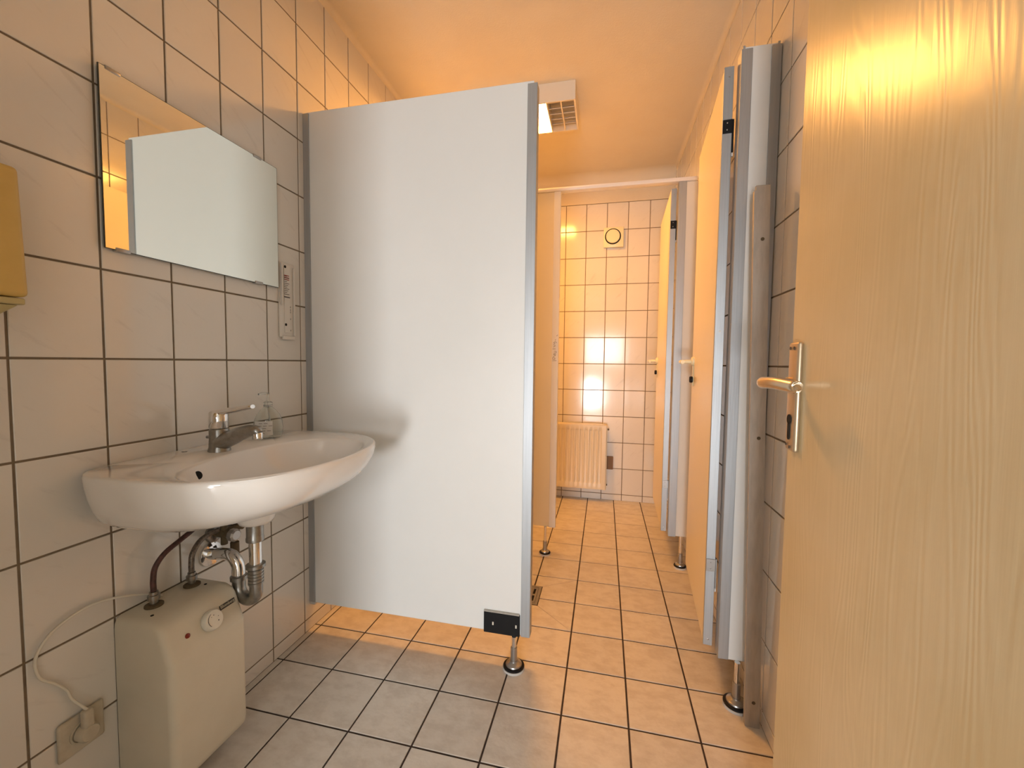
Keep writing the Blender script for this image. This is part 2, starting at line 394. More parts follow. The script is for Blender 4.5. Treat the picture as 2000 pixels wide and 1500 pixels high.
# ---------------------------------------------------------------- entrance door (open, right foreground)
DX = 1.416
d1 = struct(mbox('door_1', DX, DX + 0.04, -0.02, 0.802, 0.012, 2.02, WOOD, bev=0.0015, seg=1))
# lever handle on a long plate with a profile cylinder keyhole
PYc = 0.773
bm = bmesh.new(); box(bm, DX - 0.0085, DX, PYc - 0.0195, PYc + 0.0195, 0.905, 1.088, 0.004, 3)
pl = done('handle_plate', bm, BRONZE2, d1, True, 35)
bm = bmesh.new()
lathe(bm, [(0.0085, -0.0004), (0.0085, 0.0006)], (DX - 0.0096, PYc + 0.002, 0.958), 'X', 20)
box(bm, DX - 0.0100, DX - 0.0090, PYc - 0.0026, PYc + 0.0066, 0.928, 0.955)
lathe(bm, [(0.0046, -0.0004), (0.0046, 0.0006)], (DX - 0.0096, PYc + 0.002, 0.928), 'X', 16)
done('keyhole', bm, DARK, pl)
for yy, zz in ((PYc + .009, 1.078), (PYc - .006, 1.078), (PYc + .010, 0.915), (PYc - 0.004, 0.912)):
    mlathe('screw', [(0.0028, 0), (0.0028, 0.0006), (0.0012, 0.0010)], (DX - 0.0100, yy, zz), DKTXT, pl, 'X', 12)
mlathe('handle_collar', [(0.0115, 0), (0.0115, 0.006), (0.010, 0.008)], (DX - 0.016, PYc, 1.018), BRONZE, pl, 'X', 24)
mtube('lever', [(DX - .006, PYc, 1.018), (DX - .030, PYc, 1.018), (DX - .048, PYc - .004, 1.019), (DX - .056, PYc - .018, 1.020), (DX - .052, PYc - .06, 1.021), (DX - .042, PYc - .106, 1.018), (DX - .041, PYc - .110, 1.018)], [0.0085, 0.009, 0.0095, 0.0098, 0.0098, 0.0098, 0.0060], BRONZE, d1, 8, 20)

piv = Vector((DX, 0.802, 0)); RM = Matrix.Translation(piv) @ Matrix.Rotation(math.radians(-2.2), 4, 'Z') @ Matrix.Translation(-piv)
d1.matrix_world = RM

# ---------------------------------------------------------------- cubicle partitions
def foot(x, y, ztop, parent, r=0.036):
    f = bpy.data.objects.new('foot', mk_foot_post(x, y, ztop)); C.objects.link(f); f.parent = parent
    mlathe('foot_pad', [(r * 1.04, 0.0), (r * 1.05, 0.008)], (x, y, 0), FELT, f, n=36)
    mlathe('rubber_ring', [(r, 0.008), (r, 0.012), (r * 0.9, 0.015)], (x, y, 0), BLACK, f, n=36)
    mlathe('foot_cap', [(r * 0.78, 0.0148), (r * 0.74, 0.019), (r * 0.45, 0.024), (0.014, 0.026), (0.0135, 0.030)], (x, y, 0), STEEL, f, n=36)
    mlathe('sleeve', [(0.0115, 0.028), (0.0115, 0.074), (0.0095, 0.076)], (x, y, 0), STEEL, f, n=20)
    return f
def mk_foot_post(x, y, ztop):
    bm = bmesh.new(); lathe(bm, [(0.0080, 0.02), (0.0080, ztop)], (x, y, 0), 'Z', 20)
    bmesh.ops.recalc_face_normals(bm, faces=bm.faces)
    me = bpy.data.meshes.new('foot'); bm.to_mesh(me); bm.free(); me.materials.append(CHROME)
    for p in me.polygons: p.use_smooth = True
    me.set_sharp_from_angle(angle=0.7); return me
def screw(x, y, z, parent, ax='Y', r=0.0032, m=None):
    return mlathe('screw', [(r * .5, -0.0008), (r, -0.0004), (r, 0.0005)], (x, y, z), m or STEEL, parent, ax, 12)

# near partition on the left
Yp = 1.338
p1 = thing('partition_wall', 'large white partition panel behind the washbasin, on one round foot', 'partition', (0.43, Yp + .013, 0))
mbox('panel', 0.004, 0.858, Yp, Yp + 0.026, 0.108, 1.953, BOARD, p1, 0.0012, 1)
o = mbox('wall_profile', 0.0005, 0.024, Yp - 0.005, Yp + 0.031, 0.112, 1.947, ALU, p1); o['label'] = 'aluminium channel fixed to the tiled wall'
o = mbox('edge_profile', 0.838, 0.870, Yp - 0.005, Yp + 0.031, 0.106, 1.943, ALU, p1, 0.001, 1); o['label'] = 'aluminium strip on the free edge'
bk = mbox('foot_bracket', 0.707, 0.835, Yp - 0.0085, Yp, 0.106, 0.180, BLACK, p1, 0.001, 1); bk['label'] = 'black plate holding the foot'
mbox('bracket_rim', 0.707, 0.833, Yp - 0.0085, Yp, 0.1802, 0.1845, ALU_DULL, bk)
for xs in (0.738, 0.820):
    mbox('slot', xs, xs + 0.005, Yp - 0.0095, Yp - 0.0082, 0.136, 0.147, KNOBM, bk)
foot(0.818, 1.322, 0.112, p1)
mbox('caulk_bead', 0.001, 0.026, Yp - 0.006, Yp + 0.02, 0.100, 0.112, FELT, p1, 0.003, 1)
under(p1)

# near pilaster at the right wall
p2 = thing('pilaster', 'narrow white partition panel standing against the right wall beside the near cubicle door', 'partition', (1.51, Yp + .013, 0))
mbox('panel', 1.466, XR - 0.004, Yp, Yp + 0.026, 0.138, 1.962, BOARD, p2, 0.0012, 1)
mbox('edge_profile', 1.4625, 1.492, Yp - 0.005, Yp + 0.031, 0.140, 1.955, ALU, p2, 0.001, 1)
mbox('wall_profile', 1.541, XR - 0.002, Yp - 0.005, Yp + 0.031, 0.140, 1.955, ALU, p2)
for xx in (1.466, 1.556): mbox('profile_clip', xx, xx + 0.006, Yp - 0.003, Yp + 0.02, 1.955, 1.964, ALU, p2)
foot(1.517, 1.330, 0.139, p2)
under(p2)

# cubicle doors ------------------------------------------------------
def cubicle_door(x0, y0, x1, y1, z0, z1, label, hz, tz, near):
    L_ = math.hypot(x1 - x0, y1 - y0); ang = math.atan2(-(x1 - x0), (y1 - y0))
    t = thing('cubicle_door', label, 'door', (x0, y0, z0), 'cubicle doors of the washroom'); t.rotation_euler = (0, 0, ang)
    th = 0.0245
    mbox('door_leaf', 0, th, 0.004, L_, 0.004, z1 - z0, DOORBOARD, t, 0.001, 1)
    o = mbox('edge_profile', -0.001, th + 0.001, -0.002, 0.012, 0, z1 - z0 + 0.001, ALU, t, 0.0008, 1); o['label'] = 'aluminium strip on the hinge edge'
    for zz in ((0.02, 1.0, z1 - z0 - 0.03) if near else (0.02, z1 - z0 - 0.03)): screw(0.013, -0.0024, zz, o, 'Y', 0.003, STEEL if zz != 1.0 else WHITEP)
    # hinges
    for k, zz in enumerate((hz[0] - z0, hz[1] - z0)):
        up = zz > 1
        h = mbox('hinge', 0.000, 0.026, -0.0045, -0.002, zz - 0.020, zz + 0.020, BLACK if up else STEEL, t, 0.0006, 1)
        h['label'] = 'black upper hinge' if up else 'steel lower hinge'
        mbox('hinge_pin', 0.0262, 0.0312, -0.001, 0.010, zz - 0.075, zz + 0.021, BLACK if up else STEEL, h, 0.001, 1)
        mbox('pin_tip', 0.0268, 0.0306, 0.001, 0.008, zz - 0.086, zz - 0.076, WHITEP, h)
        for q in (-0.010, 0.010): screw(0.012, -0.0048, zz + q, h, 'Y', 0.002, CHROME_DULL)
    # lever set
    hy = L_ - 0.055; hzz = tz[0] - z0
    ls = mlathe('handle_rose', [(0.020, 0), (0.020, -0.006), (0.015, -0.011)], (0, hy, hzz), CREAM, t, 'X', 28); ls['label'] = 'cream plastic rose'
    mtube('lever', [(-0.006, hy, hzz - .002), (-0.030, hy, hzz - .002), (-0.048, hy - .002, hzz - .003), (-0.054, hy - .016, hzz - .003), (-0.054, hy - .05, hzz - .003), (-0.052, hy - .085, hzz - .004)], [0.0082, 0.0082], CREAM, t, 6, 14)
    mbox('latch_plate', -0.004, 0, hy - 0.009, hy + 0.009, hzz - 0.105, hzz - 0.016, CREAM, t, 0.002, 2)
    tt = mlathe('lock_turn', [(0.0135, 0), (0.0135, -0.010), (0.011, -0.013)], (-0.003, hy, tz[1] - z0), BLACK, t, 'X', 24); tt['label'] = 'black thumb turn'
    return t
cubicle_door(1.4290, 1.375, 1.476, 1.930, 0.152, 1.935, 'open cubicle door nearer the camera, cream face beside the near pilaster', (1.762, 0.415), (1.063, 0.985), True)
cubicle_door(1.408, 2.226, 1.428, 2.780, 0.176, 1.930, 'open cubicle door farther back, in front of the tiled end wall', (1.752, 0.425), (1.071, 0.998), False)

# far partition with header rail
Yq = 2.19
p3 = thing('partition_wall', 'far left partition panel with handwriting on its edge and a thin round foot', 'partition', (0.43, Yq + .013, 0))
mbox('panel', 0.004, 0.846, Yq, Yq + 0.026, 0.152, 1.946, DOORBOARD, p3, 0.0012, 1)
ep = mbox('edge_profile', 0.822, 0.856, Yq - 0.005, Yq + 0.031, 0.150, 1.946, mat('white_profile', (0.84, 0.83, 0.83), 0.4), p3, 0.001, 1); ep['label'] = 'whitish strip with scribbled handwriting'
# scribble, running up the strip
bm = bmesh.new(); strokes = []
zz = 1.068
glyph = [[(0, 0), (.9, 0), (.9, .5), (.2, .9), (.1, .2)], [(.1, 0), (.8, .4), (.1, .8), (.9, .9)], [(.2, 0), (.9, .2), (.9, .7), (.3, .8)], [(0, .5), (1, .5)], [(.1, 0), (.9, .5), (.1, 1)], [(.5, 0), (.1, .5), (.6, .9), (.9, .4)], [(.7, .1), (.9, .6)]]
for k, g in enumerate(glyph):
    base = zz + k * 0.0165
    pts = [Vector((0.8265 + (0.014 + 0.002 * ((k * 3) % 4)) * u_ + 0.0015 * (k % 3), Yq - 0.0058, base + 0.0135 * v_)) for u_, v_ in g]
    tube(bm, spline(pts, 3) if len(pts) > 2 else pts, 0.0009, 5)
tube(bm, [Vector((0.826, Yq - .0058, 1.060)), Vector((0.848, Yq - .0058, 1.0615))], 0.0009, 5)
tube(bm, [Vector((0.846, Yq - .0058, 1.192)), Vector((0.853, Yq - .0058, 1.199))], 0.0009, 5)
done('handwriting', bm, INK, ep)
foot(0.803, 2.183, 0.154, p3, 0.030)
under(p3)
p4 = thing('pilaster', 'narrow panel with metal strip beside the farther cubicle door, its foot by the wall', 'partition', (1.51, Yq + .013, 0))
mbox('panel', 1.445, XR - 0.004, Yq, Yq + 0.026, 0.168, 1.946, mat('pilaster_board', (0.76, 0.72, 0.65), 0.4), p4, 0.0012, 1)
mbox('edge_profile', 1.437, 1.474, Yq - 0.005, Yq + 0.031, 0.166, 1.9465, ALU, p4, 0.001, 1)
foot(1.503, 2.203, 0.170, p4, 0.030)
under(p4)
hr = mbox('header_rail', 0.004, 1.520, Yq - 0.009, Yq + 0.033, 1.9475, 1.966, mat('white_rail', (0.80, 0.77, 0.75), 0.35), None, 0.002, 2)
hr['label'] = 'slim white rail across the top of the far cubicle front'; hr['category'] = 'rail'

# metal bar leaning by the right wall
t = thing('metal_bar', 'tall grey metal strip with screws standing on the floor in front of the near pilaster', 'metal strip', (1.540, 1.262, 0))
bmx = frame((1.541, 1.262, 0.0), (1, 0, 0.0238), (-0.0238, -0.006, 1.0))
L_ = 1.535
mbox('flat_strip', -0.0155, 0.0175, 0.0, L_, -0.004, 0.004, ALU_DULL, t, 0.001, 1, bmx)
mbox('folded_edge', -0.0195, -0.0157, 0.0, L_ - 0.012, -0.010, 0.003, ALU_DULL, t, 0.0008, 1, bmx)
for h_ in (0.075, 0.846, 1.392):
    mlathe('screw', [(0.0048, 0.0), (0.0048, 0.0008), (0.002, 0.0014)], (0.0015, h_, 0.0042), RUST, t, 'Z', 14, bmx)
under(t)

# ---------------------------------------------------------------- ceiling lamp
LX0, LX1, LYa, LYb, LZ = 0.36, 0.928, 2.10, 2.375, 2.352
t = thing('ceiling_lamp', 'box-shaped lamp on the ceiling with a glowing tube cover and a slatted grille', 'lamp', (0.64, 2.237, CZ))
bm = bmesh.new()
box(bm, LX0, LX1, LYa, LYa + 0.008, LZ, CZ - .0005); box(bm, LX0, LX1, LYb - 0.008, LYb, LZ, CZ - .0005)
box(bm, LX0, LX0 + 0.008, LYa + .008, LYb - .008, LZ, CZ - .0005); box(bm, LX1 - 0.008, LX1, LYa + .008, LYb - .008, LZ, CZ - .0005)
box(bm, LX0 + .008, LX1 - .008, LYa + .008, LYb - .008, CZ - 0.022, CZ - .0005)
done('housing', bm, LAMPW, t)
o = mbox('glowing_cover', LX0 + 0.012, 0.778, LYa + 0.011, LYb - 0.011, LZ + 0.002, LZ + 0.020, LAMPON, t); o['label'] = 'lit tube cover'
mbox('divider', 0.780, 0.786, LYa + .008, LYb - .008, LZ + 0.001, CZ - 0.0222, LAMPW, t)
ny = 5
for k in range(ny):
    yy = LYa + 0.03 + k * (LYb - LYa - 0.04) / ny
    m_ = Matrix.Translation((0, yy, LZ + 0.012)) @ Matrix.Rotation(math.radians(38), 4, 'X')
    mbox('slat', 0.787, LX1 - 0.009, -0.001, 0.038, -0.001, 0.001, LAMPW, t, mtx=m_)
mbox('slat_spine', 0.852, 0.858, LYa + .01, LYb - .01, LZ + 0.002, LZ + 0.010, LAMPW, t)
under(t)

# ---------------------------------------------------------------- end wall: fan vent, radiator, valve box
t = thing('wall_vent', 'round wall valve in a square plate high on the tiled end wall', 'vent', (1.143, BY, 1.985))
mbox('vent_plate', 1.072, 1.216, BY - 0.030, BY - 0.0005, 1.912, 2.058, CREAM, t, 0.004, 2)
mlathe('vent_disc', [(0.050, 0), (0.050, -0.008), (0.046, -0.012)], (1.139, BY - 0.030, 1.990), CREAM, t, 'Y', 40)
bm = bmesh.new()
n = 48
for r0, r1, yy in ((0.0500, 0.0580, BY - 0.0308),):
    va = [bm.verts.new((1.139 + r0 * math.cos(2 * PI * k / n), yy, 1.990 + r0 * math.sin(2 * PI * k / n))) for k in range(n)]
    vb = [bm.verts.new((1.139 + r1 * math.cos(2 * PI * k / n), yy, 1.990 + r1 * math.sin(2 * PI * k / n))) for k in range(n)]
    vc = [bm.verts.new(v.co + Vector((0, 0.0006, 0))) for v in vb]
    for k in range(n):
        bm.faces.new((va[k], va[(k + 1) % n], vb[(k + 1) % n], vb[k])); bm.faces.new((vb[k], vb[(k + 1) % n], vc[(k + 1) % n], vc[k]))
done('air_gap', bm, DARK, t)
under(t)

t = thing('radiator', 'cream ribbed panel radiator low on the tiled end wall', 'radiator', (0.84, 3.15, 0))
RX0, RX1, RZ0, RZ1, RYf = 0.56, 1.128, 0.098, 0.590, 3.098
bm = bmesh.new()
# front sheet with pressed flutes
nx = 152; zs = [RZ0 + .004, RZ0 + .045, RZ0 + .052, RZ0 + .066, RZ1 - .052, RZ1 - .040, RZ1 - .034, RZ1 - .004]
cols = []
pitch = 0.0345
for i in range(nx + 1):
    x = RX0 + 0.004 + (RX1 - RX0 - 0.008) * i / nx; ph = ((RX1 - 0.030 - x) / pitch) % 1.0
    prof = 1.0 if 0.26 < ph < 0.74 else (0.0 if ph < 0.12 or ph > 0.88 else (min(ph, 1 - ph) - 0.12) / 0.14)
    edge = 1.0 if (RX0 + 0.02 < x < RX1 - 0.03) else 0.0
    cols.append([bm.verts.new((x, RYf + (0.007 * prof * edge * (1.0 if 3 <= j <= 4 else (0.5 if j in (2, 5) else 0.0))), z)) for j, z in enumerate(zs)])
for a_, b_ in zip(cols, cols[1:]):
    for j in range(len(zs) - 1): bm.faces.new((a_[j], a_[j + 1], b_[j + 1], b_[j]))
done('front_sheet', bm, RADIM, t, True, 35)
mbox('body', RX0, RX1, RYf + 0.008, RYf + 0.016, RZ0, RZ1, RADIM, t, 0.003, 2)
mbox('side_cover', RX1 + 0.0002, RX1 + 0.004, RYf, RYf + 0.060, RZ0 + 0.01, RZ1 - 0.005, RADIM, t)
mbox('rear_sheet', RX0, RX1, RYf + 0.045, RYf + 0.060, RZ0 + .01, RZ1, RADIM, t, 0.003, 1)
mbox('top_rim', RX0, RX1 - 0.02, RYf + 0.0165, RYf + 0.044, RZ1 - 0.006, RZ1 + 0.004, RADIM, t)
mlathe('vent_plug', [(0.007, 0), (0.007, 0.012), (0.004, 0.014)], (RX1 + 0.004, RYf + 0.035, RZ1 - 0.035), RUST, t, 'X', 14)
mlathe('lower_plug', [(0.007, 0), (0.007, 0.008)], (RX1 + 0.004, RYf + 0.035, RZ0 + 0.035), RUST, t, 'X', 14)
for xx in (0.66, 1.02): mbox('wall_bracket', xx, xx + 0.02, RYf + 0.0602, BY - 0.0003, 0.2, 0.5, RADIM, t)
under(t)
o = mbox('small_wall_box', 1.118, 1.181, BY - 0.022, BY - 0.0008, 0.242, 0.340, BROWNP, None, 0.003, 1)
o['label'] = 'small brown box on the end wall just right of the radiator'; o['category'] = 'box'

# ---------------------------------------------------------------- floor drain
t = thing('floor_drain', 'square metal floor drain with slotted grate beyond the near partition', 'drain', (DXc, DYc, 0))
bm = bmesh.new(); R_ = DR - 0.002
for x0, x1, y0, y1 in ((-R_, R_, -R_, -R_ + .012), (-R_, R_, R_ - .012, R_), (-R_, -R_ + .012, -R_ + .012, R_ - .012), (R_ - .012, R_, -R_ + .012, R_ - .012)):
    box(bm, DXc + x0, DXc + x1, DYc + y0, DYc + y1, -0.0018, 0.0014)
done('frame', bm, STEEL, t)
mbox('sump', DXc - R_ + .013, DXc + R_ - .013, DYc - R_ + .013, DYc + R_ - .013, -0.0019, -0.0012, DARK, t)
bm = bmesh.new(); g = R_ - 0.014
nb = 7
for k in range(nb):
    x = DXc - g + (2 * g - 0.008) * k / (nb - 1)
    box(bm, x, x + 0.0085, DYc - g, DYc + g, -0.0010, 0.0008)
for yy in (-g, -0.006, g - 0.012): box(bm, DXc - g, DXc + g, DYc + yy, DYc + yy + 0.012, -0.0009, 0.0009)
done('grate', bm, STEEL, t)
under(t)

# ---------------------------------------------------------------- washbasin
BYc = 0.917
def sup(cx, cy, af, ab, b, nf, nb_, th):
    c, s = math.cos(th), math.sin(th)
    a_, n_ = (af, nf) if c >= 0 else (ab, nb_)
    return cx + a_ * math.copysign(abs(c) ** (2 / n_), c), cy + b * math.copysign(abs(s) ** (2 / n_), s)
NT = 96
def ring(kind, *a):
    out = []
    for k in range(NT):
        th = 2 * PI * k / NT
        if kind == 'out':
            sx, sy, z = a
            x, y = sup(0.2, 0, 0.268, 0.198, 0.306, 2.35, 7, th)
            x = x * sx + (1 - sx) * 0.0; y = BYc + y * sy
            x = max(x, 0.0008)
        else:
            s, z = a
            x, y = sup(0.296, 0, 0.157, 0.146, 0.240, 2.25, 2.25, th)
            x = 0.262 + (x - 0.262) * s; y = BYc - 0.028 * min(1, s) + y * s
        zz = z
        # the deck falls slightly from the wall to the front rim
        out.append((x, y, zz))
    return out
bm = bmesh.new()
seq = [ring('in', 0.09, 0.6905), ring('in', 0.30, 0.6935), ring('in', 0.52, 0.703), ring('in', 0.72, 0.7225), ring('in', 0.86, 0.750), ring('in', 0.945, 0.779), ring('in', 0.982, 0.7945), ring('in', 1.0, 0.800), ring('in', 1.025, 0.8030)]
seq += [ring('out', 0.985, 0.975, 0.8055), ring('out', 0.994, 0.990, 0.8045), ring('out', 1.0, 0.998, 0.8005), ring('out', 1.0, 1.0, 0.793),
        ring('out', 0.992, 0.992, 0.775), ring('out', 0.965, 0.975, 0.750), ring('out', 0.915, 0.945, 0.722), ring('out', 0.83, 0.90, 0.696), ring('out', 0.70, 0.82, 0.677), ring('out', 0.52, 0.68, 0.664), ring('out', 0.3, 0.42, 0.658), ring('out', 0.12, 0.15, 0.656)]
# the ring just outside the bowl must not pass the outer rim: pull it in where it does
R8 = seq[8]; R9 = seq[9]
VV = [[bm.verts.new(p) for p in r_] for r_ in seq]
for Aq, Bq in zip(VV, VV[1:]):
    for k in range(NT): bm.faces.new((Aq[k], Aq[(k + 1) % NT], Bq[(k + 1) % NT], Bq[k]))
bm.faces.new(VV[0]); bm.faces.new(VV[-1])
t = thing('washbasin', 'white ceramic washbasin mounted on the tiled left wall below the mirror', 'washbasin', (0.0, BYc, 0.656))
bmesh.ops.recalc_face_normals(bm, faces=bm.faces)
basin_tree = BVHTree.FromBMesh(bm)
o = done('basin', bm, CERAMIC, t, True, 60)
mlathe('outlet_boss', [(0.052, 0.674), (0.050, 0.640), (0.046, 0.622), (0.040, 0.612), (0.030, 0.608)], (0.19, 0.905, 0), CERAMIC, t)
mlathe('plug_ring', [(0.021, 0.6908), (0.020, 0.6925), (0.014, 0.6928)], (0.262, BYc, 0), CHROME, t)
hit, nrm_, _i, _d = basin_tree.find_nearest(Vector((0.176, 0.757, 0.776)))
if nrm_.x < 0: nrm_ = -nrm_
mv = frame(hit, Vector((0, 1, 0)), Vector((0, 0, 1)) - nrm_ * nrm_.z)
ov = mlathe('overflow_hole', [(0.0100, -0.001), (0.0100, 0.0012), (0.0090, 0.0016)], (0, 0, 0), DARK, t, 'Z', 24, mv); ov['label'] = 'dark overflow hole'
mlathe('tap_hole_plug', [(0.006, 0.803), (0.006, 0.8062)], (0.030, 0.845, 0), CHROME_DULL, t, n=14)
under(t)

# tap
TX, TY, TZ = 0.098, 0.884, 0.8035
t = thing('tap', 'chrome single-lever tap with limescale on the back of the washbasin', 'tap', (TX, TY, TZ))
bm = bmesh.new()
lathe(bm, [(0.0265, 0), (0.0262, 0.004), (0.0235, 0.012), (0.0225, 0.035), (0.0225, 0.056), (0.021, 0.060)], (TX, TY, TZ), 'Z', 28)
o = done('body', bm, CHROME_DULL, t, True, 40); o['label'] = 'dull body covered in limescale'
# spout: thick at the body, thin at the mouth, rising to the front (+x, slightly towards the far end)
sd = Vector((1.0, 0.10, 0)).normalized()
S0 = Vector((TX, TY, TZ))
pts = [S0 + sd * d_ + Vector((0, 0, h_)) for d_, h_ in ((0.004, 0.024), (0.030, 0.034), (0.060, 0.047), (0.088, 0.057), (0.108, 0.057), (0.116, 0.050))]
mtube('spout', pts, [0.0245, 0.0115], CHROME_DULL, t, 6, 18)
mlathe('aerator', [(0.0115, 0.036), (0.0120, 0.050), (0.0105, 0.053)], S0 + sd * 0.113, CHROME, t, n=20)
bm = bmesh.new(); lathe(bm, [(0.0205, 0.062), (0.0222, 0.064), (0.0225, 0.088), (0.0215, 0.098), (0.018, 0.104)], S0, 'Z', 28)
cp = done('lever_cap', bm, CHROME, t, True, 40)
ld = sd
pts = [S0 - ld * 0.014 + Vector((0, 0, 0.099)), S0 + ld * 0.012 + Vector((0, 0, 0.105)), S0 + ld * 0.050 + Vector((0, 0, 0.112)), S0 + ld * 0.088 + Vector((0, 0, 0.120)), S0 + ld * 0.100 + Vector((0, 0, 0.1215))]
mtube('lever', pts, [0.0165, 0.0085], CHROME, t, 6, 16, flat=(0.62, 1.0), up=(0, 0, 1))
mtube('pull_rod', [S0 - sd * 0.020 + Vector((0, 0, 0.036)), S0 - sd * 0.036 + Vector((0, 0, 0.036))], 0.004, CHROME_DULL, t, 0, 10)
under(t)

# soap bottle
t = thing('soap_bottle', 'empty clear plastic soap bottle behind the tap on the washbasin', 'bottle', (0.085, 1.062, 0.806))
bm = bmesh.new(); rr = []
prof = [(0.60, 0.0), (0.93, 0.003), (1.0, 0.012), (1.04, 0.030), (0.98, 0.055), (0.80, 0.074), (0.52, 0.088), (0.34, 0.094), (0.30, 0.098)]
ax = Vector((0.78, 0.62, 0)); ay = Vector((-0.62, 0.78, 0)); c0 = Vector((0.085, 1.062, 0.8065))
for s, h_ in prof:
    e = 1 - max(0, (h_ - 0.07)) / 0.03 * 0.35
    rr.append([bm.verts.new(c0 + ax * 0.039 * s * math.cos(2 * PI * k / 28) + ay * (0.026 * s if s > .5 else 0.037 * s) * math.sin(2 * PI * k / 28) + Vector((0, 0, h_))) for k in range(28)])
for a_, b_ in zip(rr, rr[1:]):
    for k in range(28): bm.faces.new((a_[k], a_[(k + 1) % 28], b_[(k + 1) % 28], b_[k]))
bm.faces.new(rr[0]); bm.faces.new(rr[-1])
bo = done('bottle_body', bm, GLASSP, t, True, 50)
sm = bo.modifiers.new('wall', 'SOLIDIFY'); sm.thickness = 0.0008; sm.offset = -1
bm = bmesh.new()
for i_ in range(13):
    a_ = -2.55 + i_ * 0.11
    pp = c0 + ax * 0.0408 * math.cos(a_) + ay * 0.0275 * math.sin(a_)
    vlo = bm.verts.new(pp + Vector((0, 0, 0.012))); vhi = bm.verts.new(pp + Vector((0, 0, 0.055)) - Vector((0.0, 0.0, 0)))
    if i_: bm.faces.new((pl0, vlo, vhi, ph0))
    pl0, ph0 = vlo, vhi
lb = done('label_sticker', bm, LABELP, t); lb['label'] = 'grey white sticker'
bm = bmesh.new()
for q in range(5):
    for w_ in range(2 + q % 2):
        a_ = -2.35 + 0.35 * w_ + 0.05 * q; pp = c0 + (ax * 0.0415 * math.cos(a_) + ay * 0.0282 * math.sin(a_)) + Vector((0, 0, 0.018 + 0.0075 * q))
        p2_ = c0 + (ax * 0.0415 * math.cos(a_ + .24) + ay * 0.0282 * math.sin(a_ + .24)) + Vector((0, 0, 0.018 + 0.0075 * q))
        tube(bm, [pp, p2_], 0.0006, 4)
done('print', bm, INK, lb)
o = mlathe('screw_cap', [(0.0125, 0.098), (0.0128, 0.102), (0.0120, 0.103), (0.0128, 0.105), (0.0120, 0.108), (0.0125, 0.110), (0.0085, 0.113)], c0, GLASSP, t, n=24)
mtube('pump', [c0 + Vector((0, 0, 0.112)), c0 + Vector((0, 0, 0.134)), c0 + Vector((0, 0, 0.1375)), c0 + ax * -0.012 + ay * -0.012 + Vector((0, 0, 0.139)), c0 + ax * -0.022 + ay * -0.022 + Vector((0, 0, 0.137))], [0.0040, 0.0030], GLASSP, t, 5, 10)
mtube('dip_tube', [c0 + Vector((0, 0, 0.095)), c0 + ax * 0.005 + Vector((0, 0, 0.05)), c0 + ax * 0.012 + Vector((0, 0, 0.006))], 0.002, LABELP, t, 5, 8)
under(t)

# ---------------------------------------------------------------- plumbing under the basin
PX, PY = 0.190, 0.900
t = thing('siphon', 'chrome pipe siphon running from the washbasin to the wall', 'pipe', (PX, PY, 0.609))
mlathe('top_nut', [(0.0175, 0.609), (0.0205, 0.607), (0.0205, 0.573), (0.0218, 0.571), (0.0218, 0.562), (0.019, 0.560)], (PX, PY, 0), CHROME_DULL, t, n=24)
mlathe('tail_pipe', [(0.0155, 0.562), (0.0155, 0.496)], (PX, PY, 0), CHROME, t, n=24)
mlathe('union_nut', [(0.016, 0.499), (0.0235, 0.497), (0.0240, 0.489), (0.0175, 0.484), (0.0175, 0.482)], (PX, PY, 0), CHROME_DULL, t, n=24)
prof = []
for k in range(5): prof += [(0.0190, 0.482 - k * 0.0085), (0.0190, 0.477 - k * 0.0085), (0.0172, 0.476 - k * 0.0085), (0.0172, 0.4745 - k * 0.0085)]
mlathe('ribbed_nut', prof, (PX, PY, 0), CHROME_DULL, t, n=24)
ux, uy = 0.122, 0.911
pts = [(PX, PY, 0.446)]
for k in range(0, 9):
    a_ = PI * k / 8; cxm, r_ = (PX + ux) / 2, (PX - ux) / 2
    pts.append((cxm + r_ * math.cos(a_), PY + (uy - PY) * k / 8, 0.425 - r_ * math.sin(a_) * 1.0))
pts.append((ux, uy, 0.455))
mtube('trap_bend', pts, 0.0162, CHROME_DULL, t, 4, 20)
mlathe('riser_nut', [(0.0165, 0.452), (0.021, 0.450), (0.021, 0.440), (0.0168, 0.438)], (ux, uy, 0), CHROME_DULL, t, n=24)
mtube('outlet_pipe', [(ux, uy, 0.452), (ux, uy, 0.470), (ux - .004, uy, 0.484), (ux - .016, uy + .001, 0.498), (ux - .034, uy + .003, 0.504), (0.05, uy + .008, 0.500), (0.022, uy + .016, 0.492), (0.002, uy + .022, 0.487)], 0.0160, CHROME, t, 6, 20)
mlathe('wall_rosette', [(0.034, 0.001), (0.033, 0.006), (0.018, 0.012)], (0, uy + .022, 0.487), CHROME, t, 'X', 32)
under(t)

t = thing('angle_valve', 'pair of tarnished angle valves on the wall behind the siphon', 'valve', (0.0, 0.955, 0.545))
mlathe('wall_rosette', [(0.028, 0.001), (0.027, 0.006), (0.012, 0.012)], (0, 0.945, 0.545), CHROME_DULL, t, 'X', 28)
bm = bmesh.new()
lathe(bm, [(0.011, 0.008), (0.011, 0.045), (0.014, 0.047), (0.014, 0.060)], (0, 0.945, 0.545), 'X', 18)
lathe(bm, [(0.009, -0.030), (0.009, 0.034), (0.0115, 0.035), (0.0115, 0.046)], (0.038, 0.945, 0.545), 'Z', 18)
lathe(bm, [(0.010, 0.008), (0.010, 0.04)], (0, 1.005, 0.545), 'X', 18)
lathe(bm, [(0.010, -0.05), (0.010, 0.07)], (0.038, 0.985, 0.548), 'Y', 18)
lathe(bm, [(0.0115, -0.066), (0.0115, -0.030)], (0.045, 0.972, 0.540), 'Z', 18)
done('valve_body', bm, RUST, t, True, 40)
